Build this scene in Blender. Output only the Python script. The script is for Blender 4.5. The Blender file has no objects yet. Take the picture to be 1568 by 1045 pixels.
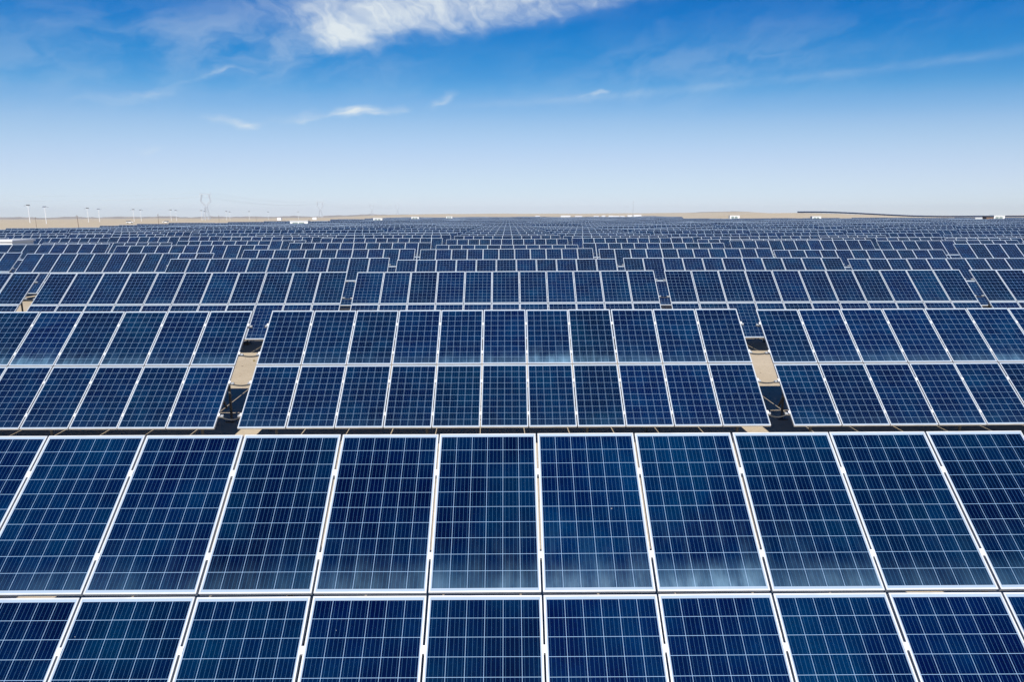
import bpy, math, random
import numpy as np
from mathutils import Matrix, Vector

random.seed(7)
rng = np.random.default_rng(7)
scene = bpy.context.scene
COL = scene.collection
R = math.radians

# ------------------------------------------------------------------ camera
IMG_W, IMG_H, FPX = 1568.0, 1045.0, 1045.0
CAM_Z = 4.87
PITCH, YAW, ROLL = R(10.4), R(0.27), R(0.19)
cam_data = bpy.data.cameras.new('camera')
cam_data.sensor_width = 36.0
cam_data.lens = FPX / IMG_W * 36.0
cam_data.clip_start, cam_data.clip_end = 0.1, 20000.0
cam = bpy.data.objects.new('camera', cam_data)
COL.objects.link(cam)
CAM_R = (Matrix.Rotation(-YAW, 3, 'Z') @ Matrix.Rotation(math.pi / 2 - PITCH, 3, 'X')
         @ Matrix.Rotation(-ROLL, 3, 'Z'))
cam.matrix_world = Matrix.Translation((0, 0, CAM_Z)) @ CAM_R.to_4x4()
scene.camera = cam


def ray(px, py):
    return CAM_R @ Vector(((px - IMG_W / 2) / FPX, (IMG_H / 2 - py) / FPX, -1.0))


def at(px, Y, py=333):
    d = ray(px, py)
    return d.x / d.y * Y


def project(p):
    v = CAM_R.transposed() @ (Vector(p) - Vector((0, 0, CAM_Z)))
    if v.z > -0.2:
        return None
    return (IMG_W / 2 + FPX * v.x / -v.z, IMG_H / 2 - FPX * v.y / -v.z)


# ------------------------------------------------------------------ helpers
def smooth(a, b, x):
    t = min(1.0, max(0.0, (x - a) / (b - a)))
    return t * t * (3 - 2 * t)


class MB:
    """collects quads / boxes / tubes and links them as one mesh object"""

    def __init__(self):
        self.v, self.f, self.m, self.uv, self.pid = [], [], [], [], []

    def face(self, pts, mat=0, uv=None, pid=0.0):
        n = len(self.v)
        self.v += [tuple(p) for p in pts]
        k = len(pts)
        self.f.append(tuple(range(n, n + k)))
        self.m.append(mat)
        self.uv.append(uv if uv else [(0.0, 0.0)] * k)
        self.pid.append(pid)

    def box(self, lo, hi, mat=0, M=None, skip=()):
        x0, y0, z0 = lo
        x1, y1, z1 = hi
        c = [Vector(p) for p in ((x0, y0, z0), (x1, y0, z0), (x1, y1, z0), (x0, y1, z0),
                                 (x0, y0, z1), (x1, y0, z1), (x1, y1, z1), (x0, y1, z1))]
        if M is not None:
            c = [M @ p for p in c]
        for i, q in enumerate(((3, 2, 1, 0), (4, 5, 6, 7), (0, 1, 5, 4), (1, 2, 6, 5), (2, 3, 7, 6), (3, 0, 4, 7))):
            if i not in skip:
                self.face([c[j] for j in q], mat)

    def bar(self, a, b, w, h=None, mat=0, up=(0, 0, 1)):
        """square bar from a to b"""
        a, b = Vector(a), Vector(b)
        h = h or w
        d = (b - a)
        L = d.length
        d.normalize()
        u = Vector(up)
        if abs(d.dot(u)) > 0.98:
            u = Vector((0, 1, 0))
        s = d.cross(u).normalized()
        t = s.cross(d).normalized()
        M = Matrix((s, d, t)).transposed().to_4x4()
        M.translation = a
        self.box((-w / 2, 0, -h / 2), (w / 2, L, h / 2), mat, M)

    def tube(self, pts, r, n=8, mat=0, cap=True):
        pts = [Vector(p) for p in pts]
        rs = r if isinstance(r, (list, tuple)) else [r] * len(pts)
        rings = []
        for i, p in enumerate(pts):
            d = (pts[min(i + 1, len(pts) - 1)] - pts[max(i - 1, 0)]).normalized()
            u = Vector((0, 0, 1)) if abs(d.z) < 0.9 else Vector((1, 0, 0))
            s = d.cross(u).normalized()
            t = s.cross(d)
            rings.append([p + (s * math.cos(2 * math.pi * k / n) + t * math.sin(2 * math.pi * k / n)) * rs[i] for k in range(n)])
        for i in range(len(rings) - 1):
            for k in range(n):
                self.face([rings[i][k], rings[i + 1][k], rings[i + 1][(k + 1) % n], rings[i][(k + 1) % n]], mat)
        if cap:
            self.face(rings[0], mat)
            self.face(list(reversed(rings[-1])), mat)

    def mesh(self, name, mats, uv=False):
        me = bpy.data.meshes.new(name)
        me.from_pydata(self.v, [], self.f)
        for m in mats:
            me.materials.append(m)
        me.polygons.foreach_set('material_index', self.m)
        if uv:
            a = me.uv_layers.new(name='cell')
            a.data.foreach_set('uv', [c for f in self.uv for p in f for c in p])
            b = me.uv_layers.new(name='pid')
            b.data.foreach_set('uv', [c for f, p in zip(self.f, self.pid) for _ in f for c in (p, 0.0)])
        me.update()
        return me

    def build(self, name, mats, parent=None, uv=False):
        if not isinstance(mats, (list, tuple)):
            mats = [mats]
        o = bpy.data.objects.new(name, self.mesh(name, mats, uv))
        COL.objects.link(o)
        if parent is not None:
            o.parent = parent
        return o


def tag(o, label=None, cat=None, group=None, kind=None):
    if label:
        o['label'] = label
    if cat:
        o['category'] = cat
    if group:
        o['group'] = group
    if kind:
        o['kind'] = kind
    return o


def empty(name, loc, rz=0.0):
    o = bpy.data.objects.new(name, None)
    o.empty_display_size = 0.2
    COL.objects.link(o)
    o.location = loc
    o.rotation_euler = (0, 0, rz)
    return o


def place(name, me, parent=None, loc=(0, 0, 0), rx=0.0):
    o = bpy.data.objects.new(name, me)
    COL.objects.link(o)
    o.location = loc
    o.rotation_euler = (rx, 0, 0)
    if parent is not None:
        o.parent = parent
    return o


CHILDREN = {}


def copy_tree(o, parent=None):
    c = o.copy()
    COL.objects.link(c)
    if parent is not None:
        c.parent = parent
    for ch in o.children:
        copy_tree(ch, c)
    return c


ORD = ('zeroth first second third fourth fifth sixth seventh eighth ninth tenth eleventh twelfth thirteenth fourteenth '
       'fifteenth sixteenth seventeenth eighteenth nineteenth twentieth twenty-first twenty-second twenty-third '
       'twenty-fourth twenty-fifth twenty-sixth twenty-seventh twenty-eighth twenty-ninth thirtieth').split()


# ------------------------------------------------------------------ node helpers
class NT:
    def __init__(self, tree):
        self.t = tree
        self.n = tree.nodes
        self.l = tree.links

    def new(self, kind, **kw):
        n = self.n.new(kind)
        for k, v in kw.items():
            setattr(n, k, v)
        return n

    def put(self, sock, val):
        if isinstance(val, bpy.types.NodeSocket):
            self.l.new(val, sock)
        else:
            sock.default_value = val

    def math(self, op, a, b=None, c=None, clamp=False):
        n = self.new('ShaderNodeMath', operation=op, use_clamp=clamp)
        for i, x in enumerate((a, b, c)):
            if x is not None:
                self.put(n.inputs[i], x)
        return n.outputs[0]

    def mix(self, f, a, b, blend='MIX'):
        n = self.new('ShaderNodeMix', data_type='RGBA', blend_type=blend)
        self.put(n.inputs[0], f)
        self.put(n.inputs[6], a)
        self.put(n.inputs[7], b)
        return n.outputs[2]

    def ramp(self, x, a, b, lo=0.0, hi=1.0, smoothstep=True):
        n = self.new('ShaderNodeMapRange')
        n.interpolation_type = 'SMOOTHSTEP' if smoothstep else 'LINEAR'
        self.put(n.inputs[0], x)
        for i, v in enumerate((a, b, lo, hi)):
            self.put(n.inputs[i + 1], v)
        return n.outputs[0]

    def comb(self, x, y, z=0.0):
        n = self.new('ShaderNodeCombineXYZ')
        for i, v in enumerate((x, y, z)):
            self.put(n.inputs[i], v)
        return n.outputs[0]

    def sep(self, v):
        n = self.new('ShaderNodeSeparateXYZ')
        self.put(n.inputs[0], v)
        return n.outputs

    def noise(self, vec, scale, detail=4.0, rough=0.55, dim='3D'):
        n = self.new('ShaderNodeTexNoise', noise_dimensions=dim)
        self.put(n.inputs['Vector'], vec)
        n.inputs['Scale'].default_value = scale
        n.inputs['Detail'].default_value = detail
        n.inputs['Roughness'].default_value = rough
        return n.outputs['Fac']

    def white(self, vec):
        n = self.new('ShaderNodeTexWhiteNoise', noise_dimensions='3D')
        self.put(n.inputs['Vector'], vec)
        return n.outputs


def material(name):
    m = bpy.data.materials.new(name)
    m.use_nodes = True
    t = NT(m.node_tree)
    b = m.node_tree.nodes['Principled BSDF']
    return m, t, b


def plain(name, col, rough=0.6, metal=0.0, var=0.12, scale=6.0):
    m, t, b = material(name)
    g = t.new('ShaderNodeTexCoord').outputs['Object']
    n = t.noise(g, scale, 5)
    f = t.ramp(n, 0.25, 0.75, 1 - var, 1 + var)
    c = t.mix(1.0, (*col, 1), t.comb(f, f, f), 'MULTIPLY')
    t.put(b.inputs['Base Color'], c)
    b.inputs['Roughness'].default_value = rough
    b.inputs['Metallic'].default_value = metal
    return m


# ------------------------------------------------------------------ panel material
PW, PH, GAP = 0.992, 1.650, 0.020
CELL = 0.1578
MU, MV = (PW - 6 * CELL) / 2, (PH - 10 * CELL) / 2


def make_cell_material():
    m, t, b = material('solar cells under glass')
    uv = t.new('ShaderNodeUVMap', uv_map='cell').outputs[0]
    pid = t.sep(t.new('ShaderNodeUVMap', uv_map='pid').outputs[0])[0]
    orn = t.new('ShaderNodeObjectInfo').outputs['Random']
    u, v, _ = t.sep(uv)
    cu = t.math('DIVIDE', t.math('SUBTRACT', u, MU), CELL)
    cv = t.math('DIVIDE', t.math('SUBTRACT', v, MV), CELL)
    fu, fv = t.math('FRACT', cu), t.math('FRACT', cv)
    iu, iv = t.math('FLOOR', cu), t.math('FLOOR', cv)
    du = t.math('SUBTRACT', 0.5, t.math('ABSOLUTE', t.math('SUBTRACT', fu, 0.5)))
    dv = t.math('SUBTRACT', 0.5, t.math('ABSOLUTE', t.math('SUBTRACT', fv, 0.5)))
    g = 0.0021 / CELL
    line = t.math('LESS_THAN', t.math('MINIMUM', t.math('MULTIPLY', du, 1.15), t.math('MULTIPLY', dv, 1.15)), g)
    out = t.math('MAXIMUM', t.math('GREATER_THAN', t.math('ABSOLUTE', t.math('SUBTRACT', cu, 3.0)), 3.0 - g),
                 t.math('GREATER_THAN', t.math('ABSOLUTE', t.math('SUBTRACT', cv, 5.0)), 5.0 - g))
    # four bus bars a cell
    tb = t.math('ADD', t.math('DIVIDE', t.math('SUBTRACT', fu, 0.14), 0.24), 0.5)
    bus = t.math('LESS_THAN', t.math('ABSOLUTE', t.math('SUBTRACT', t.math('FRACT', tb), 0.5)), 0.0012 / CELL / 0.24)
    bus = t.math('MULTIPLY', bus, t.math('COMPARE', tb, 2.0, 2.0))
    # random numbers of the panel and of the cell
    key = t.comb(t.math('MULTIPLY', pid, 91.7), t.math('MULTIPLY', orn, 63.1), 3.3)
    r1, r2, r3 = t.sep(t.white(key)[1])
    ck = t.comb(t.math('ADD', iu, t.math('MULTIPLY', pid, 91.7)), t.math('ADD', iv, t.math('MULTIPLY', orn, 63.1)), 1.7)
    c1, c2, c3 = t.sep(t.white(ck)[1])
    # large soft patches over the glass, so a panel is not one even colour
    ofs = t.comb(t.math('ADD', u, t.math('MULTIPLY', r3, 40.0)), t.math('ADD', v, t.math('MULTIPLY', r2, 40.0)), r1)
    patch = t.noise(ofs, 1.6, 2.0, 0.5)
    hue = t.math('ADD', t.math('MULTIPLY', r1, 0.38), t.math('ADD', t.math('MULTIPLY', c1, 0.10), t.ramp(patch, 0.3, 0.72, -0.12, 0.60)))
    base = t.mix(t.math('MINIMUM', t.math('MAXIMUM', hue, 0.0), 1.0), (*NAVY, 1), (*TEAL, 1))
    vor = t.new('ShaderNodeTexVoronoi', voronoi_dimensions='3D', feature='F1')
    t.put(vor.inputs['Vector'], ofs)
    vor.inputs['Scale'].default_value = 55.0
    grain = t.sep(vor.outputs['Color'])[0]
    val = t.math('MULTIPLY', t.math('ADD', 0.52, t.math('ADD', t.math('MULTIPLY', r2, 0.34), t.math('MULTIPLY', c2, 0.16))),
                 t.math('ADD', 0.86, t.math('MULTIPLY', grain, 0.28)))
    val = t.math('MULTIPLY', val, t.ramp(patch, 0.25, 0.8, 0.75, 1.5))
    base = t.mix(1.0, base, t.comb(val, val, val), 'MULTIPLY')
    base = t.mix(bus, base, (0.028, 0.085, 0.16, 1))
    # pale dust washed down to the lower edge, in streaks; front panels get painted reflection glow too
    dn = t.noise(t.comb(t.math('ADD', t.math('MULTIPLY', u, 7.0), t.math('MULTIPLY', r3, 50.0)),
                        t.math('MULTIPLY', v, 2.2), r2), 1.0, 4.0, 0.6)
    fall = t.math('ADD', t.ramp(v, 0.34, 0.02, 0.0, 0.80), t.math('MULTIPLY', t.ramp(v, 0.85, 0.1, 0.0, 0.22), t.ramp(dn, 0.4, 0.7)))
    dust_sheen = t.math('MULTIPLY', fall, t.ramp(dn, 0.15, 0.75, 0.35, 1.0))
    dat = t.new('ShaderNodeAttribute', attribute_type='OBJECT', attribute_name='dust_sheen').outputs['Fac']
    dust_sheen = t.math('MULTIPLY', dust_sheen, t.math('ADD', 0.17, t.math('MULTIPLY', t.math('MULTIPLY', r3, r3), 0.20)))
    dust_sheen = t.math('MULTIPLY', dust_sheen, t.math('ADD', 0.30, dat))
    streak = t.noise(t.comb(t.math('MULTIPLY', u, 40.0), t.math('MULTIPLY', v, 1.5), r1), 1.0, 3.0, 0.6)
    film = t.math('MULTIPLY', t.ramp(streak, 0.4, 0.85), 0.006)
    base = t.mix(t.math('ADD', dust_sheen, film, clamp=True), base, (0.105, 0.215, 0.32, 1))
    # a few droppings and dried spots
    sp = t.new('ShaderNodeTexVoronoi', voronoi_dimensions='3D', feature='F1')
    t.put(sp.inputs['Vector'], t.comb(t.math('ADD', u, t.math('MULTIPLY', r2, 70.0)), t.math('ADD', v, t.math('MULTIPLY', r1, 70.0)), 0.0))
    sp.inputs['Scale'].default_value = 3.2
    hit = t.math('MULTIPLY', t.math('LESS_THAN', sp.outputs['Distance'], t.math('MULTIPLY', t.sep(sp.outputs['Color'])[1], 0.035)),
                 t.math('GREATER_THAN', t.sep(sp.outputs['Color'])[0], 0.80))
    base = t.mix(t.math('MULTIPLY', hit, 0.45), base, (0.35, 0.37, 0.36, 1))
    base = t.mix(line, base, (0.235, 0.365, 0.53, 1))
    base = t.mix(out, base, (0.29, 0.37, 0.47, 1))
    t.put(b.inputs['Base Color'], base)
    t.put(b.inputs['Roughness'], t.math('ADD', 0.10, t.math('MULTIPLY', dust_sheen, 0.5)))
    b.inputs['IOR'].default_value = 1.45
    b.inputs['Specular IOR Level'].default_value = 0.4
    return m


NAVY = (0.0001, 0.0038, 0.043)
TEAL = (0.0001, 0.0130, 0.044)
M_CELL = make_cell_material()
M_ALU = plain('anodised aluminium', (0.545, 0.57, 0.595), 0.42, 0.15, 0.10, 4.0)
M_CLAMP = plain('clamp aluminium', (0.86, 0.86, 0.86), 0.35, 0.2, 0.04, 20.0)
M_BACK = plain('dull backsheet', (0.16, 0.16, 0.17), 0.7, 0.0, 0.05)
M_STEEL = plain('galvanised steel', (0.40, 0.42, 0.44), 0.5, 0.55, 0.15, 9.0)
M_POST = plain('dull post steel', (0.10, 0.105, 0.11), 0.6, 0.3, 0.2, 5.0)
M_CABLE = plain('black cable', (0.025, 0.028, 0.032), 0.6)
M_WHITE = plain('white sheet metal', (0.78, 0.78, 0.77), 0.55, 0.0, 0.05, 1.5)
M_ROOF = plain('pale roof sheet', (0.70, 0.71, 0.72), 0.5, 0.0, 0.06, 1.0)
M_DOOR = plain('grey green door', (0.22, 0.27, 0.25), 0.5, 0.0, 0.08, 2.0)
M_DARK = plain('dark steel', (0.05, 0.052, 0.055), 0.6, 0.2)
M_BROWN = plain('brown wall', (0.17, 0.10, 0.065), 0.8)
M_POLE = plain('pale painted pole', (0.75, 0.76, 0.77), 0.5, 0.1, 0.05)
M_PYLON = plain('pylon steel', (0.49, 0.53, 0.58), 0.6, 0.2)
M_GLASS = plain('car window', (0.02, 0.025, 0.03), 0.08)
M_TYRE = plain('tyre rubber', (0.02, 0.02, 0.02), 0.85)
M_CAR = plain('white car paint', (0.80, 0.80, 0.79), 0.25, 0.0, 0.02)
M_LAMPHEAD = plain('lamp head', (0.16, 0.18, 0.22), 0.4, 0.2)
M_WOOD = plain('weathered wood', (0.16, 0.11, 0.08), 0.85)

# ------------------------------------------------------------------ terrain
FIELD_LEFT, FIELD_FAR = -101.0, 1350.0


def terrain(x, y):
    r = math.hypot(x, y)
    az = math.degrees(math.atan2(x, y))
    z = 0.15 * smooth(13, 22, y)
    w = smooth(45, 110, r) * (1 - smooth(900, 1300, r))
    if w > 0:
        z += w * (0.22 * math.sin(x / 21.0 + 0.8) * math.sin(y / 33.0 + 0.5) + 0.16 * math.sin(x / 47.0 - y / 29.0))
    # the low sand rise on the right, beyond the panels
    rise = 6.4 - 5.0 * smooth(23.0, 33.0, az)
    z += rise * smooth(14.0, 20.0, az) * (1 - smooth(60, 75, az)) * smooth(430, 720, r)
    # the long swell behind the middle of the field, and the far plain
    if abs(az) < 90:
        a = 0.0032 * smooth(-17, -6, az) * (1 - smooth(16, 24, az))
        z += (a * r + 4.3 * smooth(-17, -6, az) * (1 - smooth(16, 24, az))) * smooth(1350, 2100, r)
    z += 0.5 * smooth(900, 1600, r) * (math.sin(az * 1.3 + r * 0.004) + math.sin(az * 0.47 + 2))
    z -= 14.0 * smooth(2600, 4600, r)
    return z


def make_ground():
    radii = [0, 1.5, 3, 6, 10] + list(range(15, 140, 6)) + list(range(140, 460, 20)) + list(range(460, 1000, 40)) \
        + list(range(1000, 2600, 100)) + [2800, 3200, 3600, 4000, 4500, 5000]
    azs = [math.radians(a) for a in np.concatenate([np.arange(-48, 48, 1.0), np.arange(48, 312, 6.0)])]
    n = len(azs)
    v, f = [(0, 0, 0)], []
    for r in radii[1:]:
        for a in azs:
            x, y = r * math.sin(a), r * math.cos(a)
            v.append((x, y, terrain(x, y)))
    for k in range(n):
        f.append((0, 1 + (k + 1) % n, 1 + k))
    for i in range(len(radii) - 2):
        for k in range(n):
            a, b = 1 + i * n + k, 1 + i * n + (k + 1) % n
            f.append((a, b, b + n, a + n))
    me = bpy.data.meshes.new('ground')
    me.from_pydata(v, [], f)
    me.polygons.foreach_set('use_smooth', [True] * len(f))
    m, t, b = material('dry desert sand')
    P = t.new('ShaderNodeNewGeometry').outputs['Position']
    big = t.noise(P, 0.012, 5, 0.6)
    mid = t.noise(P, 0.25, 6, 0.62)
    fine = t.noise(P, 9.0, 6, 0.65)
    peb = t.noise(P, 60.0, 3, 0.6)
    c = t.mix(t.ramp(mid, 0.3, 0.7), (0.41, 0.34, 0.24, 1), (0.51, 0.43, 0.32, 1))
    c = t.mix(t.ramp(fine, 0.52, 0.72, 0, 0.55), c, (0.33, 0.26, 0.175, 1))
    c = t.mix(t.ramp(peb, 0.60, 0.72, 0, 0.5), c, (0.24, 0.18, 0.12, 1))
    # sparse dry scrub well beyond the panels
    x, y, z = t.sep(P)
    far = t.ramp(t.math('SQRT', t.math('ADD', t.math('MULTIPLY', x, x), t.math('MULTIPLY', y, y))), 90.0, 300.0)
    scrub = t.math('MULTIPLY', t.ramp(t.noise(P, 0.05, 8, 0.7), 0.50, 0.68), far)
    c = t.mix(t.math('MULTIPLY', scrub, 0.55), c, (0.36, 0.33, 0.19, 1))
    c = t.mix(t.math('MULTIPLY', t.ramp(big, 0.4, 0.65), 0.35), c, (0.46, 0.385, 0.295, 1))
    t.put(b.inputs['Base Color'], c)
    b.inputs['Roughness'].default_value = 0.95
    b.inputs['Specular IOR Level'].default_value = 0.1
    bump = t.new('ShaderNodeBump')
    bump.inputs['Strength'].default_value = 0.6
    bump.inputs['Distance'].default_value = 0.03
    t.put(bump.inputs['Height'], t.math('ADD', fine, t.math('MULTIPLY', mid, 2.0)))
    t.l.new(bump.outputs[0], b.inputs['Normal'])
    me.materials.append(m)
    o = bpy.data.objects.new('ground', me)
    COL.objects.link(o)
    tag(o, 'dry tan sand of the flat desert under and around the panels', 'ground', kind='structure')


make_ground()


def make_hills():
    """low scrubby ridge closing the plain on the left and right of the middle"""
    m, t, b = material('far scrub ridge')
    P = t.new('ShaderNodeNewGeometry').outputs['Position']
    n = t.noise(P, 0.02, 6, 0.65)
    c = t.mix(t.ramp(n, 0.35, 0.65), (0.20, 0.18, 0.17, 1), (0.33, 0.28, 0.23, 1))
    t.put(b.inputs['Base Color'], c)
    b.inputs['Roughness'].default_value = 0.95
    mb = MB()
    for (a0, a1, rr, hh) in ((-60, -7, 2900, 9.0), (13.0, 22.0, 2350, 3.0)):
        n = int((a1 - a0) / 0.35)
        prof = []
        for i in range(n + 1):
            a = a0 + (a1 - a0) * i / n
            e = smooth(a0, a0 + 3, a) * (1 - smooth(a1 - 5, a1, a))
            h = hh * e * (0.72 + 0.16 * math.sin(a * 2.1) + 0.09 * math.sin(a * 7.3 + 1) + 0.12 * (random.random() - 0.5))
            prof.append((math.radians(a), h))
        for (A, h), (B, g) in zip(prof, prof[1:]):
            def P3(an, r, dz):
                x, y = r * math.sin(an), r * math.cos(an)
                return (x, y, terrain(x, y) + dz)
            mb.face([P3(A, rr - 160, -3), P3(B, rr - 160, -3), P3(B, rr, g), P3(A, rr, h)])
            mb.face([P3(A, rr, h), P3(B, rr, g), P3(B, rr + 260, -6), P3(A, rr + 260, -6)])
    o = mb.build('hills', m)
    tag(o, 'low grey brown scrub ridge along the horizon', 'hills', kind='structure')


make_hills()


def scatter():
    st, tf = MB(), MB()
    m_st = plain('pebble', (0.34, 0.28, 0.21), 0.9, 0.0, 0.3, 2.0)
    m_tf = plain('dry tuft', (0.24, 0.20, 0.09), 0.9, 0.0, 0.3, 3.0)
    rs = random.Random(3)
    for _ in range(5200):
        y = rs.uniform(9, 62)
        x = rs.uniform(-0.8 * y - 3, 0.8 * y + 3)
        r = 0.012 + 0.05 * rs.random() ** 3
        ring = [(x + r * math.cos(q) * rs.uniform(.7, 1.2), y + r * math.sin(q) * rs.uniform(.7, 1.2), terrain(x, y) - 0.003) for q in (0, 1.3, 2.5, 3.8, 5.1)]
        top = (x + rs.uniform(-.3, .3) * r, y + rs.uniform(-.3, .3) * r, terrain(x, y) + r * rs.uniform(.5, .9))
        for i in range(5):
            st.face([ring[i], ring[(i + 1) % 5], top])
    for _ in range(420):
        y = rs.uniform(10, 62)
        x = rs.uniform(-0.8 * y - 3, 0.8 * y + 3)
        h = rs.uniform(.06, .20)
        for k in range(14):
            q = rs.uniform(0, 6.28)
            d = rs.uniform(.2, .9) * h
            b0 = Vector((x + rs.uniform(-.04, .04), y + rs.uniform(-.04, .04), terrain(x, y) - .005))
            s_ = Vector((-math.sin(q), math.cos(q), 0)) * .006
            tip = b0 + Vector((math.cos(q) * d, math.sin(q) * d, h * rs.uniform(.6, 1)))
            tf.face([b0 - s_, b0 + s_, tip])
    tag(st.build('pebbles', m_st), 'small stones strewn over the sand between the tables', 'pebbles', kind='stuff')
    tag(tf.build('dry_grass', m_tf), 'sparse dry grass tufts on the sand between the tables', 'grass', kind='stuff')


scatter()

# ------------------------------------------------------------------ solar tables
TILT = R(39.0)
NCOL = 11
PITCHX = PW + GAP
TW = NCOL * PW + (NCOL - 1) * GAP          # table width
VGAP = 0.028
SL = 2 * PH + VGAP                          # slope length
RUN, RISE = SL * math.cos(TILT), SL * math.sin(TILT)
LOW = 0.535                                 # lower edge above the ground
TABLE_PITCH = TW + 0.49
CX0 = -0.09
CLAMP_V = (0.34, 1.20)
PURLIN_V = (0.34, 1.20, PH + VGAP + 0.34, PH + VGAP + 1.20)
RAFTER_X = (-5.0, -1.74, 1.74, 5.0)
cT, sT = math.cos(TILT), math.sin(TILT)


def plane(x, s, n=0.0):
    """table space: x across, s metres up the slope from the lower edge, n metres out of the glass"""
    return Vector((x, -RUN / 2 + s * cT - n * sT, LOW + s * sT + n * cT))


def glass_bm(mb, mi=0, bi=1):
    e = 0.006
    mb.face([(e, e, 0), (PW - e, e, 0), (PW - e, PH - e, 0), (e, PH - e, 0)], mi,
            [(e, e), (PW - e, e), (PW - e, PH - e), (e, PH - e)])
    mb.face([(e, PH - e, -0.006), (PW - e, PH - e, -0.006), (PW - e, e, -0.006), (e, e, -0.006)], bi)


def frame_bm(mb, mi=0):
    w, d, z = 0.014, -0.040, 0.0025
    c = 0.0015
    for lo, hi in (((0, 0), (PW, w)), ((0, PH - w), (PW, PH)), ((0, w), (w, PH - w)), ((PW - w, w), (PW, PH - w))):
        mb.box((lo[0], lo[1], d), (hi[0], hi[1], z), mi)


g = MB(); glass_bm(g); ME_GLASS = g.mesh('solar_panel', [M_CELL, M_BACK], uv=True)
g = MB(); frame_bm(g); ME_FRAME = g.mesh('frame', [M_ALU])
g = MB(); glass_bm(g); frame_bm(g, 2); ME_PANEL = g.mesh('solar_panel', [M_CELL, M_BACK, M_ALU], uv=True)
g = MB()
g.box((-GAP / 2 - 0.012, -0.032, 0.0028), (GAP / 2 + 0.012, 0.032, 0.0075))
g.box((-GAP / 2 + 0.001, -0.032, -0.045), (GAP / 2 - 0.001, 0.032, 0.0026))
g.tube([(0, 0, 0.0075), (0, 0, 0.0135)], 0.0065, 6)
ME_CLAMP = g.mesh('clamp', [M_CLAMP])

g = MB()
g.box((-TW / 2 - 0.09, -0.026, -0.082), (TW / 2 + 0.09, 0.026, -0.0405))
ME_PURLIN = g.mesh('purlin', [M_STEEL])


def rafter_bm(mb, x, mi=0):
    mb.bar(plane(x, 0.15, -0.115), plane(x, SL - 0.2, -0.115), 0.045, 0.062, mi, up=(0, -sT, cT))


def posts_bm(mb, x, which, mi=0):
    s = {'front': 0.62, 'rear': 2.62}[which]
    p = plane(x + 0.05, s, -0.15)
    mb.tube([(p.x, p.y, -0.3), (p.x, p.y, p.z + 0.05)], 0.030, 10, mi)
    mb.box((p.x - 0.11, p.y - 0.11, -0.2), (p.x + 0.11, p.y + 0.11, 0.06), mi)


def brace_bm(mb, x, mi=0):
    a = plane(x - 0.045, 1.55, -0.14)
    p = plane(x, 2.62, -0.15)
    mb.bar((a.x, a.y, a.z), (a.x, p.y, 0.35), 0.035, 0.035, mi)


def cable_pts(xa, xb, s, sag, n=10):
    a, b = plane(xa, s, -0.075), plane(xb, s, -0.075)
    return [a.lerp(b, i / n) + Vector((0, 0, -sag * 4 * (i / n) * (1 - i / n))) for i in range(n + 1)]


DETAIL = {}
for kind, xs in (('rafter', RAFTER_X), ('front', RAFTER_X), ('rear', RAFTER_X), ('brace', RAFTER_X)):
    DETAIL[kind] = []
    for x in xs:
        g = MB()
        if kind == 'rafter':
            rafter_bm(g, x)
        elif kind == 'brace':
            brace_bm(g, x)
        else:
            posts_bm(g, x, kind)
        DETAIL[kind].append(g.mesh({'front': 'post', 'rear': 'post'}.get(kind, kind), [M_POST]))
ME_CABLES = []
for s, sag in ((PURLIN_V[1], 0.035), (PURLIN_V[0], 0.07), (PURLIN_V[2], 0.03)):
    g = MB()
    g.tube(cable_pts(TW / 2 + 0.02, TW / 2 + 0.47, s, sag), 0.016, 8)
    g.tube(cable_pts(TW / 2 - 1.2, TW / 2 + 0.03, s, 0.05), 0.012, 6)
    ME_CABLES.append(g.mesh('cable', [M_CABLE]))

g = MB()
for v in PURLIN_V:
    a, b = plane(-TW / 2 - 0.09, v, -0.061), plane(TW / 2 + 0.09, v, -0.061)
    g.bar(a, b, 0.05, 0.04, 0, up=(0, -sT, cT))
for x in RAFTER_X:
    rafter_bm(g, x); posts_bm(g, x, 'front'); posts_bm(g, x, 'rear'); brace_bm(g, x)
ME_SUPPORT = g.mesh('support_frame', [M_POST])


def simple_table_bm():
    """a whole table with less detail, for those too far off to show their parts"""
    mb = MB()
    for j in range(2):
        for i in range(NCOL):
            x0 = -TW / 2 + i * PITCHX
            s0 = j * (PH + VGAP)
            mb.face([plane(x0, s0), plane(x0 + PW, s0), plane(x0 + PW, s0 + PH), plane(x0, s0 + PH)], 0,
                    [(0, 0), (PW, 0), (PW, PH), (0, PH)], pid=(j * NCOL + i + 1) / 37.0)
    x0, x1 = -TW / 2, TW / 2
    d = -0.04
    # gaps between the panels: a dark sheet painted in for the shade seen through the open slots
    mb.face([plane(x0, 0, -0.012), plane(x1, 0, -0.012), plane(x1, SL, -0.012), plane(x0, SL, -0.012)], 1)
    mb.face([plane(x0, SL, d), plane(x1, SL, d), plane(x1, 0, d), plane(x0, 0, d)], 1)
    mb.face([plane(x0, 0, d), plane(x1, 0, d), plane(x1, 0, 0.001), plane(x0, 0, 0.001)], 2)
    mb.face([plane(x1, SL, d), plane(x0, SL, d), plane(x0, SL, 0.001), plane(x1, SL, 0.001)], 2)
    mb.face([plane(x0, SL, d), plane(x0, 0, d), plane(x0, 0, 0.001), plane(x0, SL, 0.001)], 2)
    mb.face([plane(x1, 0, d), plane(x1, SL, d), plane(x1, SL, 0.001), plane(x1, 0, 0.001)], 2)
    for x in RAFTER_X:
        for s in (0.62, 2.62):
            p = plane(x, s, -0.05)
            mb.box((p.x - 0.045, p.y - 0.045, -0.3), (p.x + 0.045, p.y + 0.045, p.z), 3, skip=(0, 1))
    return mb


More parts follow.
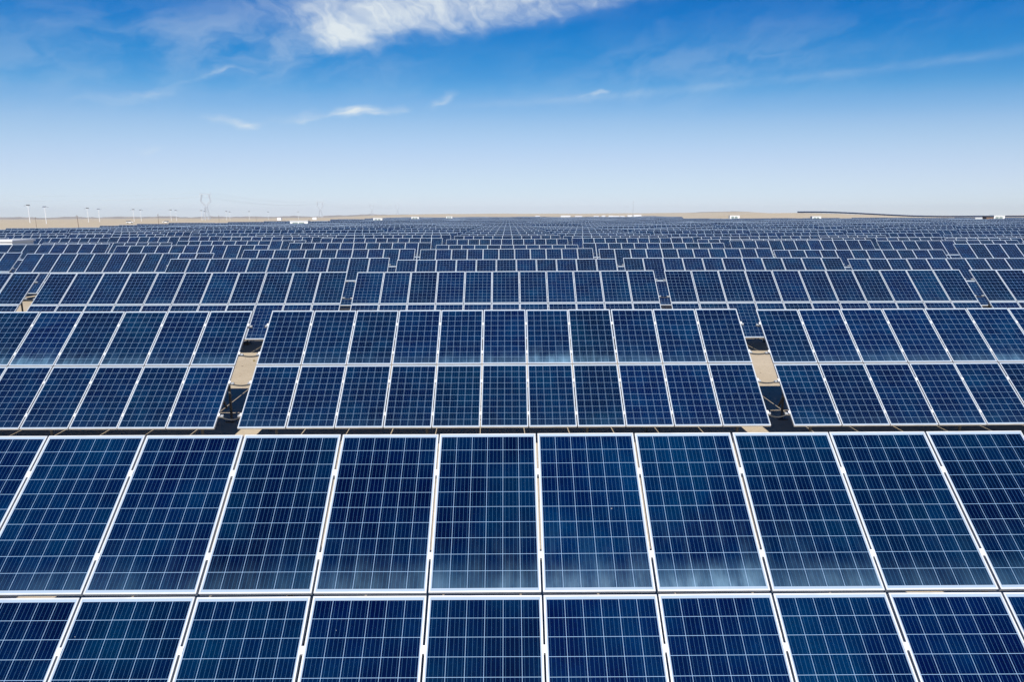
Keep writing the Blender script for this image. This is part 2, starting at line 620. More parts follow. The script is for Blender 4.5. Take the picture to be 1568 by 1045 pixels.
SIMPLE = simple_table_bm()
SIMPLE_MATS = [M_CELL, M_BACK, M_ALU, M_POST]
ME_SIMPLE = SIMPLE.mesh('solar_table', SIMPLE_MATS, uv=True)


def row_y(c, k):
    """y of the upper edge of the kth row in column c"""
    if k == 1:
        return 6.80
    y = 16.24 + 9.45 * (k - 2)
    roads = []
    if c <= -2:
        roads.append((4, 6.0))
    if c <= -4:
        roads.append((6, 12.0))
    if c in (-3, -2):
        roads.append((11, 5.5))
    if c == -1:
        roads.append((12, 5.5))
    if 0 <= c <= 1:
        roads.append((18, 6.0))
    if c >= 2:
        roads.append((10, 5.0))
    if c >= 5:
        roads.append((13, 6.0))
    for kk, e in roads:
        if k >= kk:
            y += e
    if k >= 26:
        y += 7.0 * ((k - 26) // 13 + 1)
    return y


def col_x(c, k):
    if k == 1:
        return -0.22 + c * TABLE_PITCH
    return CX0 + c * (TABLE_PITCH - (0.10 if k > 2 else 0.0)) - 0.003 * k


def in_field(x, y):
    if y > FIELD_FAR + 60 * math.sin(x / 40.0):
        return False
    left = FIELD_LEFT - 0.13 * max(0, y - 430) - (9 if (int(y) // 60) % 2 else 0)
    if x - TW / 2 < left:
        return False
    if y < 420 + 10 * math.sin(x / 30.0):
        return x < 0.80 * y + 60
    return x < min(128 + 0.115 * y, 0.245 * y)


CABIN_SPOTS = []
tables = []
for k in range(1, 150):
    for c in range(-40, 60):
        y = row_y(c, k) - RUN / 2
        x = col_x(c, k)
        if not in_field(x, y):
            continue
        if y < 70 and abs(x) > 0.80 * y + 26:
            continue
        z = terrain(x, y)
        pts = [project(Vector((x, y, z)) + plane(sx * TW / 2, s)) for sx in (-1, 1) for s in (0, SL)]
        vis = False
        if all(p is not None for p in pts):
            xs = [p[0] for p in pts]
            ys = [p[1] for p in pts]
            vis = max(xs) > 4 and min(xs) < IMG_W - 4 and min(ys) < IMG_H and max(ys) > 0
        if k == 3:
            z += 0.04
        if k == 1:
            z += 0.012
        tables.append(dict(k=k, c=c, x=x, y=y, z=z, vis=vis, px=sum(p[0] for p in pts) / 4 if vis else 0))

vis = sorted([t for t in tables if t['vis']], key=lambda t: (t['y'], t['x']))
single = vis[:296]
sset = {id(t) for t in single}
rest = [t for t in tables if id(t) not in sset]


def tilt_jitter(o, k):
    s = 0.0 if k <= 1 else (0.0020 if k <= 4 else 0.0035)
    o.rotation_euler = (random.gauss(0, s), random.gauss(0, s * 0.5), random.gauss(0, s * 0.5))


def panels(root, detail, clamps):
    for j in range(2):
        for i in range(NCOL):
            x0 = -TW / 2 + i * PITCHX
            p = place('solar_panel', ME_GLASS if detail else ME_PANEL, root, plane(x0, j * (PH + VGAP)), TILT)
            p['dust_sheen'] = 0.0
            if detail:
                place('frame', ME_FRAME, p)
            if clamps:
                for v in CLAMP_V:
                    place('clamp', ME_CLAMP, p, (PW + GAP / 2, v, 0))
                    if i == 0:
                        place('clamp', ME_CLAMP, p, (-GAP / 2, v, 0))


def full_table(clamps):
    root = empty('solar_table', (0, 0, 0))
    panels(root, True, clamps)
    for v in PURLIN_V:
        place('purlin', ME_PURLIN, root, plane(0, v), TILT)
    for n, key in (('rafter', 'rafter'), ('post', 'front'), ('post', 'rear'), ('brace', 'brace')):
        for me in DETAIL[key]:
            place(n, me, root)
    for me in ME_CABLES:
        place('cable', me, root)
    return root


def mid_table():
    root = empty('solar_table', (0, 0, 0))
    panels(root, False, False)
    place('support_frame', ME_SUPPORT, root)
    return root


PROTO = {}


def make_table(k):
    kind = 'near' if k <= 2 else 'full' if k <= 4 else 'mid' if k <= 8 else 'far'
    if kind == 'far':
        return place('solar_table', ME_SIMPLE)
    if kind not in PROTO:
        PROTO[kind] = full_table(True) if kind == 'near' else full_table(False) if kind == 'full' else mid_table()
        return PROTO[kind]
    return copy_tree(PROTO[kind])


by_row = {}
for t in single:
    by_row.setdefault(t['k'], []).append(t)
for k, ts in sorted(by_row.items()):
    ts.sort(key=lambda t: t['x'])
    for i, t in enumerate(ts):
        o = make_table(k)
        o.location = (t['x'], t['y'] + (random.gauss(0, 0.2) if k > 3 else 0),
                      t['z'] + (max(-0.2, min(0.2, random.gauss(0, 0.09))) if k > 3 else 0))
        tilt_jitter(o, k)
        for ch in o.children:
            if ch.name.startswith('solar_panel'):
                if k <= 4:
                    ch.location.x += random.gauss(0, 0.0015)
                    ch.location.y += random.gauss(0, 0.002)
                    ch.rotation_euler = (TILT + random.gauss(0, 0.0016), random.gauss(0, 0.0018), random.gauss(0, 0.0007))
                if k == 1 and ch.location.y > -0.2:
                    ch['dust_sheen'] = 0.4 + 1.7 * math.exp(-((ch.location.x - 0.6) / 2.4) ** 2) + random.uniform(-0.15, 0.2)  # sky reflection glow painted into the colour, strongest near mid table
        n = len(ts)
        if k == 1:
            lab = 'largest solar table, its close white-framed blue panels filling the bottom of the view'
        elif k == 2:
            lab = ['solar table cut by the left edge just behind the largest one',
                   'whole solar table between two sandy gaps just behind the largest one',
                   'solar table cut by the right edge just behind the largest one'][i]
        else:
            pos = 'leftmost' if i == 0 else 'rightmost' if i == n - 1 else ORD[i + 1] + ' from the left'
            lab = f'blue solar table, {pos} in view in the {ORD[k]} row back'
        tag(o, lab, 'solar panels', 'solar tables of the power station')

# everything farther off, and the tables standing just outside the view: one mass
V0 = np.array([v for v in SIMPLE.v], dtype=np.float32)
F0 = SIMPLE.f
nloop = sum(len(f) for f in F0)
nv = len(V0)
L0 = np.array([i for f in F0 for i in f], dtype=np.int32)
UV0 = np.array([c for f in SIMPLE.uv for p in f for c in p], dtype=np.float32).reshape(-1, 2)
PID0 = np.array([p for f, p in zip(F0, SIMPLE.pid) for _ in f], dtype=np.float32)
N = len(rest)
off = np.array([(t['x'], t['y'], t['z']) for t in rest], dtype=np.float32)
off[:, 1] += rng.normal(0, 0.25, N)
off[:, 2] += np.clip(rng.normal(0, 0.10, N), -0.2, 0.2)
yaw = rng.normal(0, 0.002, N).astype(np.float32)
allv = np.repeat(V0[None], N, 0)
sx = allv[:, :, 0].copy()
allv[:, :, 1] += sx * yaw[:, None]
allv[:, :, 2] += sx * rng.normal(0, 0.002, N).astype(np.float32)[:, None]
allv += off[:, None, :]
me = bpy.data.meshes.new('solar_tables_far_off')
me.vertices.add(N * nv)
me.vertices.foreach_set('co', allv.reshape(-1))
me.loops.add(N * nloop)
me.loops.foreach_set('vertex_index', (L0[None] + (np.arange(N, dtype=np.int32) * nv)[:, None]).reshape(-1))
me.polygons.add(N * len(F0))
sizes = np.array([len(f) for f in F0], dtype=np.int32)
starts = np.concatenate([[0], np.cumsum(sizes)[:-1]]).astype(np.int32)
me.polygons.foreach_set('loop_start', (starts[None] + (np.arange(N, dtype=np.int32) * nloop)[:, None]).reshape(-1))
me.polygons.foreach_set('material_index', np.tile(np.array(SIMPLE.m, dtype=np.int32), N))
for m in SIMPLE_MATS:
    me.materials.append(m)
u1 = me.uv_layers.new(name='cell')
u1.data.foreach_set('uv', np.tile(UV0.reshape(-1), N))
u2 = me.uv_layers.new(name='pid')
pp = np.zeros((N, nloop, 2), dtype=np.float32)
pp[:, :, 0] = PID0[None] + rng.random(N).astype(np.float32)[:, None] * 5.0
u2.data.foreach_set('uv', pp.reshape(-1))
me.update(calc_edges=True)
me.validate()
o = bpy.data.objects.new('solar_field', me)
COL.objects.link(o)
tag(o, 'dense mass of small blue solar tables running off to the horizon', 'solar panels', kind='stuff')


# ------------------------------------------------------------------ inverter cabins
def cabin(px, Y, w, d, h, label, walls=M_WHITE, snap=True, rz=0.0):
    x = at(px, Y)
    if snap:                              # keep to the aisle between two rows
        c = round((x - CX0) / TABLE_PITCH)
        k = min(range(2, 150), key=lambda q: abs(row_y(c, q) + 2.6 - Y))
        Y = row_y(c, k) + 2.6
        x = at(px, Y)
    root = empty('inverter_cabin', (x, Y, terrain(x, Y)), rz)
    b = MB(); b.box((-w / 2, -d / 2, -0.4), (w / 2, d / 2, h - 0.14)); b.build('wall', walls, root)
    b = MB(); b.box((-w / 2 - 0.12, -d / 2 - 0.12, h - 0.14), (w / 2 + 0.12, d / 2 + 0.12, h)); b.build('roof', M_ROOF, root)
    for i in range(2):
        b = MB(); b.box((-w * 0.36 + i * w * 0.36, -d / 2 - 0.03, 0.1), (-w * 0.36 + i * w * 0.36 + w * 0.3, -d / 2 - 0.001, h - 0.6))
        b.build('door', M_DOOR, root)
    b = MB()
    for i in range(7):
        z = h - 1.3 + i * 0.09
        b.box((w / 2 + 0.001, -d * 0.3, z), (w / 2 + 0.04, d * 0.3, z + 0.045))
    b.build('vent', M_DARK, root)
    return tag(root, label, 'cabin', 'inverter cabins among the panels')


cabin(-28, 58.8, 6.4, 2.6, 2.95, 'white flat-roofed inverter cabin cut by the left edge', snap=False)
cabin(459, 236, 6.0, 2.6, 3.5, 'white inverter cabin in the field below the second lattice pylon')
cabin(579, 400, 5.2, 2.6, 3.9, 'small white inverter cabin left of centre near the far field edge')
cabin(636, 520, 5.5, 2.6, 4.4, 'tiny white inverter cabin far up the field, right of the pylons')
cabin(688, 700, 6.0, 2.6, 4.6, 'white speck of a cabin at the far edge left of the huts')
cabin(1124, 430, 6.0, 2.6, 4.2, 'small white inverter cabin in front of the sand rise', snap=False)
cabin(1249, 395, 5.0, 2.6, 3.9, 'small white cabin below the dark row of far panels')
cabin(1527, 290, 4.6, 2.6, 4.2, 'pale cabin joined by a brown shed near the right edge')
cabin(1497, 300, 3.6, 2.4, 3.3, 'little low white cabin left of the brown shed')


def shed(px, Y, w, d, h):
    x = at(px, Y)
    c = round((x - CX0) / TABLE_PITCH)
    k = min(range(2, 150), key=lambda q: abs(row_y(c, q) + 2.6 - Y))
    Y = row_y(c, k) + 2.6
    x = at(px, Y)
    root = empty('shed', (x, Y, terrain(x, Y)))
    b = MB(); b.box((-w / 2, -d / 2, -0.4), (w / 2, d / 2, h - 0.1)); b.build('wall', M_BROWN, root)
    b = MB(); b.face([(-w / 2 - .1, -d / 2 - .1, h - .1), (w / 2 + .1, -d / 2 - .1, h - .1), (w / 2 + .1, d / 2 + .1, h + .25), (-w / 2 - .1, d / 2 + .1, h + .25)])
    b.face([(-w / 2 - .1, d / 2 + .1, h + .25), (w / 2 + .1, d / 2 + .1, h + .25), (w / 2 + .1, d / 2 + .1, h - .12), (-w / 2 - .1, d / 2 + .1, h - .12)])
    b.build('roof', M_DARK, root)
    tag(root, 'small brown shed beside the pale cabin near the right edge', 'shed')


shed(1513, 290, 3.0, 2.4, 3.6)

# white huts in a line on the sand behind the middle of the field
hut_px = [(823, 9), (866, 20), (886, 14), (913, 10), (924, 7), (935, 8), (943, 14), (953, 8), (964, 9), (976, 16)]
for i, (px, w) in enumerate(hut_px):
    Y = 1440 + 25 * math.sin(i * 2.3)
    x = at(px, Y)
    root = empty('hut', (x, Y, terrain(x, Y)))
    h = 3.0 + 0.7 * math.sin(i * 1.7)
    b = MB(); b.box((-w / 2, -3, -1), (w / 2, 3, h)); b.build('wall', M_WHITE, root)
    b = MB()
    for s in (-1, 1):
        b.face([(-w / 2 - .3, s * 3.3, h - .1), (w / 2 + .3, s * 3.3, h - .1), (w / 2 + .3, 0, h + 1.3), (-w / 2 - .3, 0, h + 1.3)])
    for s in (-1, 1):
        b.face([(s * w / 2, -3, h), (s * w / 2, 3, h), (s * w / 2, 0, h + 1.2)])
    b.build('roof', M_ROOF, root)
    pos = 'leftmost' if i == 0 else 'rightmost' if i == len(hut_px) - 1 else ORD[i + 1] + ' from the left'
    tag(root, f'tiny white hut on the horizon, {pos} of the line behind the field', 'hut', 'white huts on the horizon')
for px, Y, w, lab in ((428, 900, 5, 'lone white hut on the sand between two street lamps'),
                      (482, 1050, 6, 'lone white hut on the sand at the foot of the second pylon')):
    x = at(px, Y)
    root = empty('hut', (x, Y, terrain(x, Y)))
    b = MB(); b.box((-w / 2, -2, -1), (w / 2, 2, 3.2)); b.build('wall', M_WHITE, root)
    b = MB(); b.box((-w / 2 - .2, -2.2, 3.2), (w / 2 + .2, 2.2, 3.5)); b.build('roof', M_ROOF, root)
    tag(root, lab, 'hut')

# ------------------------------------------------------------------ dark row on the rise
row_pts = []
for i in range(60):
    px = 1221 + (1660 - 1221) * i / 59
    Y = 610 + 25 * (i / 59)
    x = at(px, Y)
    row_pts.append((x, Y, terrain(x, Y)))
root = empty('far_solar_row', row_pts[0])
o0 = Vector(row_pts[0])
p, q, s = MB(), MB(), MB()
for a, b in zip(row_pts, row_pts[1:]):
    A, B = Vector(a) - o0, Vector(b) - o0
    up, bk = Vector((0, 0, 0.9)), Vector((0, 1.5, 2.05))
    p.face([A + up, B + up, B + bk, A + bk], 0)
    p.face([A + bk, B + bk, B + up + Vector((0, .08, -.08)), A + up + Vector((0, .08, -.08))], 0)
    q.bar(A + bk + Vector((0, 0.02, 0.0)), B + bk + Vector((0, 0.02, 0.0)), 0.10)
    s.bar(A + Vector((0, 1.0, -0.5)), A + Vector((0, 1.0, 1.5)), 0.12)
p.build('solar_panel', plain('far dark panels', (0.006, 0.018, 0.05), 0.2), root)
q.build('frame', M_STEEL, root)
s.build('post', M_STEEL, root)
tag(root, 'thin dark row of far solar panels along the crest of the sand rise', 'solar panels')


# ------------------------------------------------------------------ street lamps, poles, pylons, mast
def make_lamp():
    root = empty('street_lamp', (0, 0, 0))
    b = MB(); b.tube([(0, 0, -1), (0, 0, 11.4)], [0.24, 0.15], 10); b.build('pole', M_POLE, root)
    b = MB(); b.tube([(0, 0, 11.0), (0.9, 0, 11.7), (2.0, 0, 11.9)], [0.10, 0.08, 0.07], 8); b.build('arm', M_POLE, root)
    b = MB(); b.box((1.7, -0.28, 11.78), (2.9, 0.28, 12.0)); b.build('lamp_head', M_LAMPHEAD, root)
    b = MB()
    M = Matrix.Translation((-0.1, 0, 12.3)) @ Matrix.Rotation(R(38), 4, 'X')
    b.box((-1.3, -0.55, -0.05), (1.3, 0.55, 0.05), 0, M); b.build('solar_cell', M_LAMPHEAD, root)
    b = MB(); b.tube([(0, 0, 11.4), (-0.1, 0, 12.25)], 0.06, 8); b.build('bracket', M_POLE, root)
    return root


lamp_px = [(45, 600, 1.22), (70, 560, 1.10), (135, 690, 1.12), (152, 700, 1.06), (205, 760, 1.05), (216, 770, 1.02),
           (262, 830, 1.05), (270, 840, 1.02), (309, 900, 1.05), (314, 910, 1.0), (347, 960, 1.0), (352, 970, 0.95),
           (382, 1020, 1.0), (411, 1090, 1.0), (457, 1190, 1.0)]
proto = make_lamp()
for i, (px, Y, s) in enumerate(lamp_px):
    o = proto if i == 0 else copy_tree(proto)
    x = at(px, Y)
    o.location = (x, Y, terrain(x, Y))
    o.scale = (s, s, s)
    o.rotation_euler = (0, 0, R(180) if i % 2 == 0 else 0)
    pos = 'leftmost' if i == 0 else 'rightmost' if i == len(lamp_px) - 1 else ORD[i + 1] + ' from the left'
    tag(o, f'tall pale street lamp on the distant sand, {pos} of the lamps', 'street lamp', 'street lamps along the desert road')


def make_pole():
    root = empty('utility_pole', (0, 0, 0))
    b = MB(); b.tube([(0, 0, -1), (0, 0, 6.6)], [0.13, 0.09], 8); b.build('pole', M_WOOD, root)
    b = MB(); b.bar((-0.55, 0, 6.2), (0.55, 0, 6.2), 0.10); b.build('crossarm', M_WOOD, root)
    return root


proto = make_pole()
for i, (px, Y, s, lab) in enumerate(((119, 235, 0.80, 'thin dark pole at the field edge between two pairs of street lamps'),
                                     (242, 380, 0.92, 'thin dark pole at the field edge left of the second car'),
                                     (335, 520, 0.88, 'thin dark pole right of the tallest pylon'),
                                     (392, 640, 0.8, 'thin dark pole far off, right of the other poles'),
                                     (54, 330, 0.75, 'thin dark pole on the sand between the first two street lamps'))):
    o = proto if i == 0 else copy_tree(proto)
    x = at(px, Y)
    o.location = (x, Y, terrain(x, Y))
    o.scale = (s, s, s)
    o.rotation_euler = (0, R(-2.5 if i == 0 else 0.6), 0)
    tag(o, lab, 'pole', 'dark poles along the field edge')


def make_pylon():
    root = empty('lattice_pylon', (0, 0, 0))
    w = 0.42
    H1, H2, HT = 22.0, 31.0, 44.0
    b = MB()
    levels = [(0, 5.0), (6, 4.0), (11.5, 3.1), (16, 2.4), (19.5, 1.8), (H1, 1.35)]
    for (z0, a0), (z1, a1) in zip(levels, levels[1:]):
        for sx, sy in ((1, 1), (1, -1), (-1, 1), (-1, -1)):
            b.bar((sx * a0, sy * a0, z0 - (1.5 if z0 == 0 else 0)), (sx * a1, sy * a1, z1), w)
        for s in (1, -1):
            b.bar((-a0, s * a0, z0), (a1, s * a1, z1), w * .55)
            b.bar((a0, s * a0, z0), (-a1, s * a1, z1), w * .55)
            b.bar((s * a0, -a0, z0), (s * a1, a1, z1), w * .55)
            b.bar((s * a0, a0, z0), (s * a1, -a1, z1), w * .55)
    b.build('body', M_PYLON, root)
    for s in (-1, 1):
        b = MB()
        for y in (-1, 1):
            b.bar((s * 1.35, y * 1.35, H1), (s * 9.0, y * 0.9, H2), w)
            b.bar((s * 0.3, y * 1.2, H1 + 2), (s * 7.4, y * 0.9, H2 + 1.2), w * .8)
            b.bar((s * 9.0, y * 0.9, H2), (s * 6.6, y * 0.6, HT - 2.0), w)
            b.bar((s * 7.4, y * .9, H2 + 1.2), (s * 5.2, y * .6, HT - 2.0), w * .8)
            for q in range(5):
                f0, f1 = q / 5, (q + 1) / 5
                A = Vector((s * 1.35, y * 1.3, H1)).lerp(Vector((s * 9.0, y * .9, H2)), f0)
                B = Vector((s * .3, y * 1.2, H1 + 2)).lerp(Vector((s * 7.4, y * .9, H2 + 1.2)), f1)
                b.bar(A, B, w * .5)
                A = Vector((s * 9.0, y * .9, H2)).lerp(Vector((s * 6.6, y * .6, HT - 2)), f0)
                B = Vector((s * 7.4, y * .9, H2 + 1.2)).lerp(Vector((s * 5.2, y * .6, HT - 2)), f1)
                b.bar(A, B, w * .5)
        b.build('fork_arm', M_PYLON, root)
    b = MB()
    for y in (-.6, .6):
        b.bar((-10.5, y, HT - 2.0), (10.5, y, HT - 2.0), w)
        b.bar((-9.2, y, HT - .7), (9.2, y, HT - .7), w * .8)
        for q in range(10):
            b.bar((-10.5 + 2.1 * q, y, HT - 2.0), (-9.45 + 2.1 * q, y, HT - .7), w * .5)
    for s in (-1, 1):
        b.bar((s * 8.4, 0, HT - .7), (s * 9.6, 0, HT + 1.6), w)
    b.build('crossbeam', M_PYLON, root)
    for xx in (-9.8, 0, 9.8):
        b = MB(); b.tube([(xx, 0, HT - 2.2), (xx, 0, HT - 5.6)], 0.2, 6); b.build('insulator', M_POLE, root)
    return root


py_list = [(317, 1180, 1.0, 'tallest lattice pylon with a forked head, left on the horizon'),
           (491, 1900, 1.0, 'second tallest lattice pylon, right of the tallest one'),
           (570, 2350, 0.85, 'small faint lattice pylon, second from the right of the pylons'),
           (609, 2500, 0.85, 'smallest faint lattice pylon, rightmost on the horizon')]
proto = make_pylon()
tops = []
for i, (px, Y, s, lab) in enumerate(py_list):
    o = proto if i == 0 else copy_tree(proto)
    x = at(px, Y)
    z = terrain(x, Y)
    o.location = (x, Y, z)
    o.scale = (s, s, s)
    tops.append((Vector((x, Y, z)), s))
    tag(o, lab, 'pylon', 'lattice pylons on the horizon')

# the wires, from beyond the left edge to the last pylon
wire = MB()
start = (Vector((at(-330, 900), 900, 0)), 1.0)
chain = [start] + tops
base = chain[0][0].copy()
for (a, sa), (b2, sb) in zip(chain, chain[1:]):
    for xx, hh in ((-9.8, 38.3), (0, 38.3), (9.8, 38.3), (-9.6, 45.5), (9.6, 45.5)):
        A, B = a + Vector((xx * sa, 0, hh * sa)), b2 + Vector((xx * sb, 0, hh * sb))
        pts = [A.lerp(B, i / 16) - base - Vector((0, 0, 9 * 4 * (i / 16) * (1 - i / 16))) for i in range(17)]
        wire.tube(pts, 0.06, 5, cap=False)
o = wire.build('power_line', M_PYLON)
o.location = base
tag(o, 'thin sagging wires strung from pylon to pylon on the left', 'power line')

# slim mast near the middle
Y = 1480
x = at(969, Y)
root = empty('mast', (x, Y, terrain(x, Y)))
b = MB()
for s in range(3):
    an = s * 2.094
    b.tube([(0.8 * math.cos(an), 0.8 * math.sin(an), -1), (0.35 * math.cos(an), 0.35 * math.sin(an), 33)], 0.13, 6)
for q in range(16):
    for s in range(3):
        a0, a1 = s * 2.094, (s + 1) * 2.094
        r0, r1 = 0.8 - .45 * q / 16.5, 0.8 - .45 * (q + 1) / 16.5
        b.bar((r0 * math.cos(a0), r0 * math.sin(a0), q * 2), (r1 * math.cos(a1), r1 * math.sin(a1), q * 2 + 2), 0.12)
b.build('lattice', M_PYLON, root)
b = MB(); b.tube([(0, 0, 30), (0, 0, 36)], 0.1, 6); b.build('antenna', M_PYLON, root)
b = MB()
for s in range(3):
    b.box((0.5, -.2, 29.5), (0.8, .2, 31.5), 0, Matrix.Rotation(s * 2.094, 4, 'Z'))
b.build('antenna_panel', M_POLE, root)
tag(root, 'slim lattice mast standing alone behind the white huts', 'mast')


# ------------------------------------------------------------------ cars on the sand
def make_car():
    root = empty('parked_car', (0, 0, 0))
    b = MB()
    L, W = 2.4, 0.92
    lower = [(-L, .45), (-L, .95), (-1.5, 1.05), (1.1, 1.05), (2.2, .98), (L, .8), (L, .45)]
    for s in (-1, 1):
        pts = [(x, s * W, z) for x, z in lower]
        b.face(pts if s < 0 else pts[::-1])
    for (x0, z0), (x1, z1) in zip(lower, lower[1:] + lower[:1]):
        b.face([(x0, -W, z0), (x0, W, z0), (x1, W, z1), (x1, -W, z1)])
    # roof
    roof = [(-2.2, 1.62), (-1.9, 1.74), (0.2, 1.74), (0.5, 1.66)]
    for (x0, z0), (x1, z1) in zip(roof, roof[1:]):
        b.face([(x0, -.78, z0), (x1, -.78, z1), (x1, .78, z1), (x0, .78, z0)])
    b.build('body', M_CAR, root)
    b = MB()
    win = [(-2.3, 1.03), (-2.18, 1.63), (0.5, 1.63), (1.25, 1.03)]
    for s in (-1, 1):
        pts = [(x, s * (.88 if z < 1.2 else .77), z) for x, z in win]
        b.face(pts if s < 0 else pts[::-1])
    b.face([(0.5, -.77, 1.63), (1.25, -.88, 1.03), (1.25, .88, 1.03), (0.5, .77, 1.63)])
    b.face([(-2.3, -.88, 1.03), (-2.18, -.77, 1.63), (-2.18, .77, 1.63), (-2.3, .88, 1.03)])
    b.build('window', M_GLASS, root)
    for x in (-1.5, 1.5):
        for s in (-1, 1):
            b = MB(); b.tube([(x, s * .70, .38), (x, s * .95, .38)], .38, 16); b.build('wheel', M_TYRE, root)
    return root


proto = make_car()
for i, (px, Y, rz, lab) in enumerate(((198, 520, R(8), 'white car on the sand, left one of the two'),
                                      (253, 590, R(-172), 'white car on the sand, right one of the two'))):
    o = proto if i == 0 else copy_tree(proto)
    x = at(px, Y)
    o.location = (x, Y, terrain(x, Y))
    o.rotation_euler = (0, 0, rz)
    tag(o, lab, 'car', 'white cars on the sand')

# ------------------------------------------------------------------ air
HAZE = 0.00010
if HAZE:
    b = MB()
    b.box((-5200, -5200, -40), (5200, 5200, 62))
    m = bpy.data.materials.new('air')
    m.use_nodes = True
    nt = m.node_tree
    nt.nodes.clear()
    out = nt.nodes.new('ShaderNodeOutputMaterial')
    vol = nt.nodes.new('ShaderNodeVolumePrincipled')
    vol.inputs['Color'].default_value = (0.86, 0.93, 1.0, 1)
    vol.inputs['Density'].default_value = HAZE
    nt.links.new(vol.outputs[0], out.inputs['Volume'])
    o = b.build('haze', m)
    tag(o, 'thin pale haze over the desert plain', 'haze', kind='stuff')

# ------------------------------------------------------------------ sun and sky
SUN_EL, SUN_SIDE = R(45.5), R(4.0)
sd = bpy.data.lights.new('sun', 'SUN')
sd.energy = 4.8
sd.angle = R(0.5)
sd.color = (1.0, 0.955, 0.88)
sun = bpy.data.objects.new('sun', sd)
COL.objects.link(sun)
to_sun = Vector((math.sin(SUN_SIDE) * math.cos(SUN_EL), -math.cos(SUN_SIDE) * math.cos(SUN_EL), math.sin(SUN_EL)))
sun.rotation_euler = (-to_sun).to_track_quat('-Z', 'Y').to_euler()

world = bpy.data.worlds.new('World')
scene.world = world
world.use_nodes = True
w = NT(world.node_tree)
bg = world.node_tree.nodes['Background']
sky = w.new('ShaderNodeTexSky', sky_type='NISHITA')
sky.sun_disc = False
sky.sun_elevation = SUN_EL
sky.sun_rotation = math.pi - SUN_SIDE
sky.altitude = 3000
sky.air_density = 1.0
sky.dust_density = 0.8
sky.ozone_density = 3.0
SKY_STRENGTH = 0.07
# the clear, strongly blue sky of the high desert: the sky texture with its contrast raised channel by channel
K = 1.12                                   # 1 / (strength * exposure) / 10
CURVES = (((0, 0), (.10, .002), (.15, .003), (.17, .012), (.205, .060), (.25, .195), (.33, .395), (.46, .550), (.71, .695), (.85, .76), (1, .78)),
          ((0, 0), (.15, .07), (.265, .185), (.298, .228), (.35, .305), (.42, .440), (.53, .597), (.69, .710), (.90, .815), (1, .84)),
          ((0, 0), (.30, .30), (.48, .57), (.54, .625), (.61, .690), (.70, .785), (.805, .86), (.87, .90), (1, .93)))
cur = w.new('ShaderNodeRGBCurve')
for ch, pts in zip(cur.mapping.curves, CURVES):
    while len(ch.points) > 2:
        ch.points.remove(ch.points[-1])
    for p in pts[1:-1]:
        ch.points.new(p[0], p[1] * K)
    ch.points[0].location = pts[0]
    ch.points[-1].location = (1.0, pts[-1][1] * K)
    for p in ch.points:
        p.handle_type = 'AUTO_CLAMPED'
cur.mapping.use_clip = False
cur.mapping.update()
w.put(cur.inputs['Color'], w.mix(1.0, sky.outputs[0], (0.1, 0.1, 0.1, 1), 'MULTIPLY'))
t_col = w.mix(1.0, cur.outputs[0], (10, 10, 10, 1), 'MULTIPLY')

# thin cirrus, laid out by compass bearing and height above the horizon (degrees)
dx, dy, dz = w.sep(w.new('ShaderNodeTexCoord').outputs['Generated'])
AZ = w.math('DEGREES', w.math('ARCTAN2', dx, dy))
EL = w.math('DEGREES', w.math('ARCSINE', dz))


def azel(px, py):
    d = ray(px, py).normalized()
    return math.degrees(math.atan2(d.x, d.y)), math.degrees(math.asin(d.z))


warp = w.noise(w.comb(w.math('MULTIPLY', AZ, 0.16), w.math('MULTIPLY', EL, 0.30), 4.0), 1.0, 3.0, 0.6)
warp2 = w.noise(w.comb(w.math('MULTIPLY', AZ, 0.20), w.math('MULTIPLY', EL, 0.28), 9.0), 1.0, 3.0, 0.6)
AZW = w.math('ADD', AZ, w.math('MULTIPLY', w.math('SUBTRACT', warp2, 0.5), 6.0))
ELW = w.math('ADD', EL, w.math('MULTIPLY', w.math('SUBTRACT', warp, 0.5), 3.2))


def fibres(angle, along, across, seed, detail=7.0, rough=0.62):
    ca, sa = math.cos(R(angle)), math.sin(R(angle))
    p = w.math('ADD', w.math('MULTIPLY', AZW, ca * along), w.math('MULTIPLY', ELW, sa * along))
    q = w.math('ADD', w.math('MULTIPLY', AZW, -sa * across), w.math('MULTIPLY', ELW, ca * across))
    return w.noise(w.comb(p, q, seed), 1.0, detail, rough)


def blob(px, py, ra, rb, angle, warped=True):
    a0, e0 = azel(px, py)
    A, E = (AZW, ELW) if warped else (AZ, EL)
    x = w.math('SUBTRACT', A, a0)
    y = w.math('SUBTRACT', E, e0)
    ca, sa = math.cos(R(angle)), math.sin(R(angle))
    p = w.math('DIVIDE', w.math('ADD', w.math('MULTIPLY', x, ca), w.math('MULTIPLY', y, sa)), ra)
    q = w.math('DIVIDE', w.math('ADD', w.math('MULTIPLY', x, -sa), w.math('MULTIPLY', y, ca)), rb)
    r = w.math('ADD', w.math('MULTIPLY', p, p), w.math('MULTIPLY', q, q))
    return w.math('EXPONENT', w.math('MULTIPLY', r, -1.0))


def total(xs):
    o = xs[0]
    for x in xs[1:]:
        o = w.math('ADD', o, x)
    return o


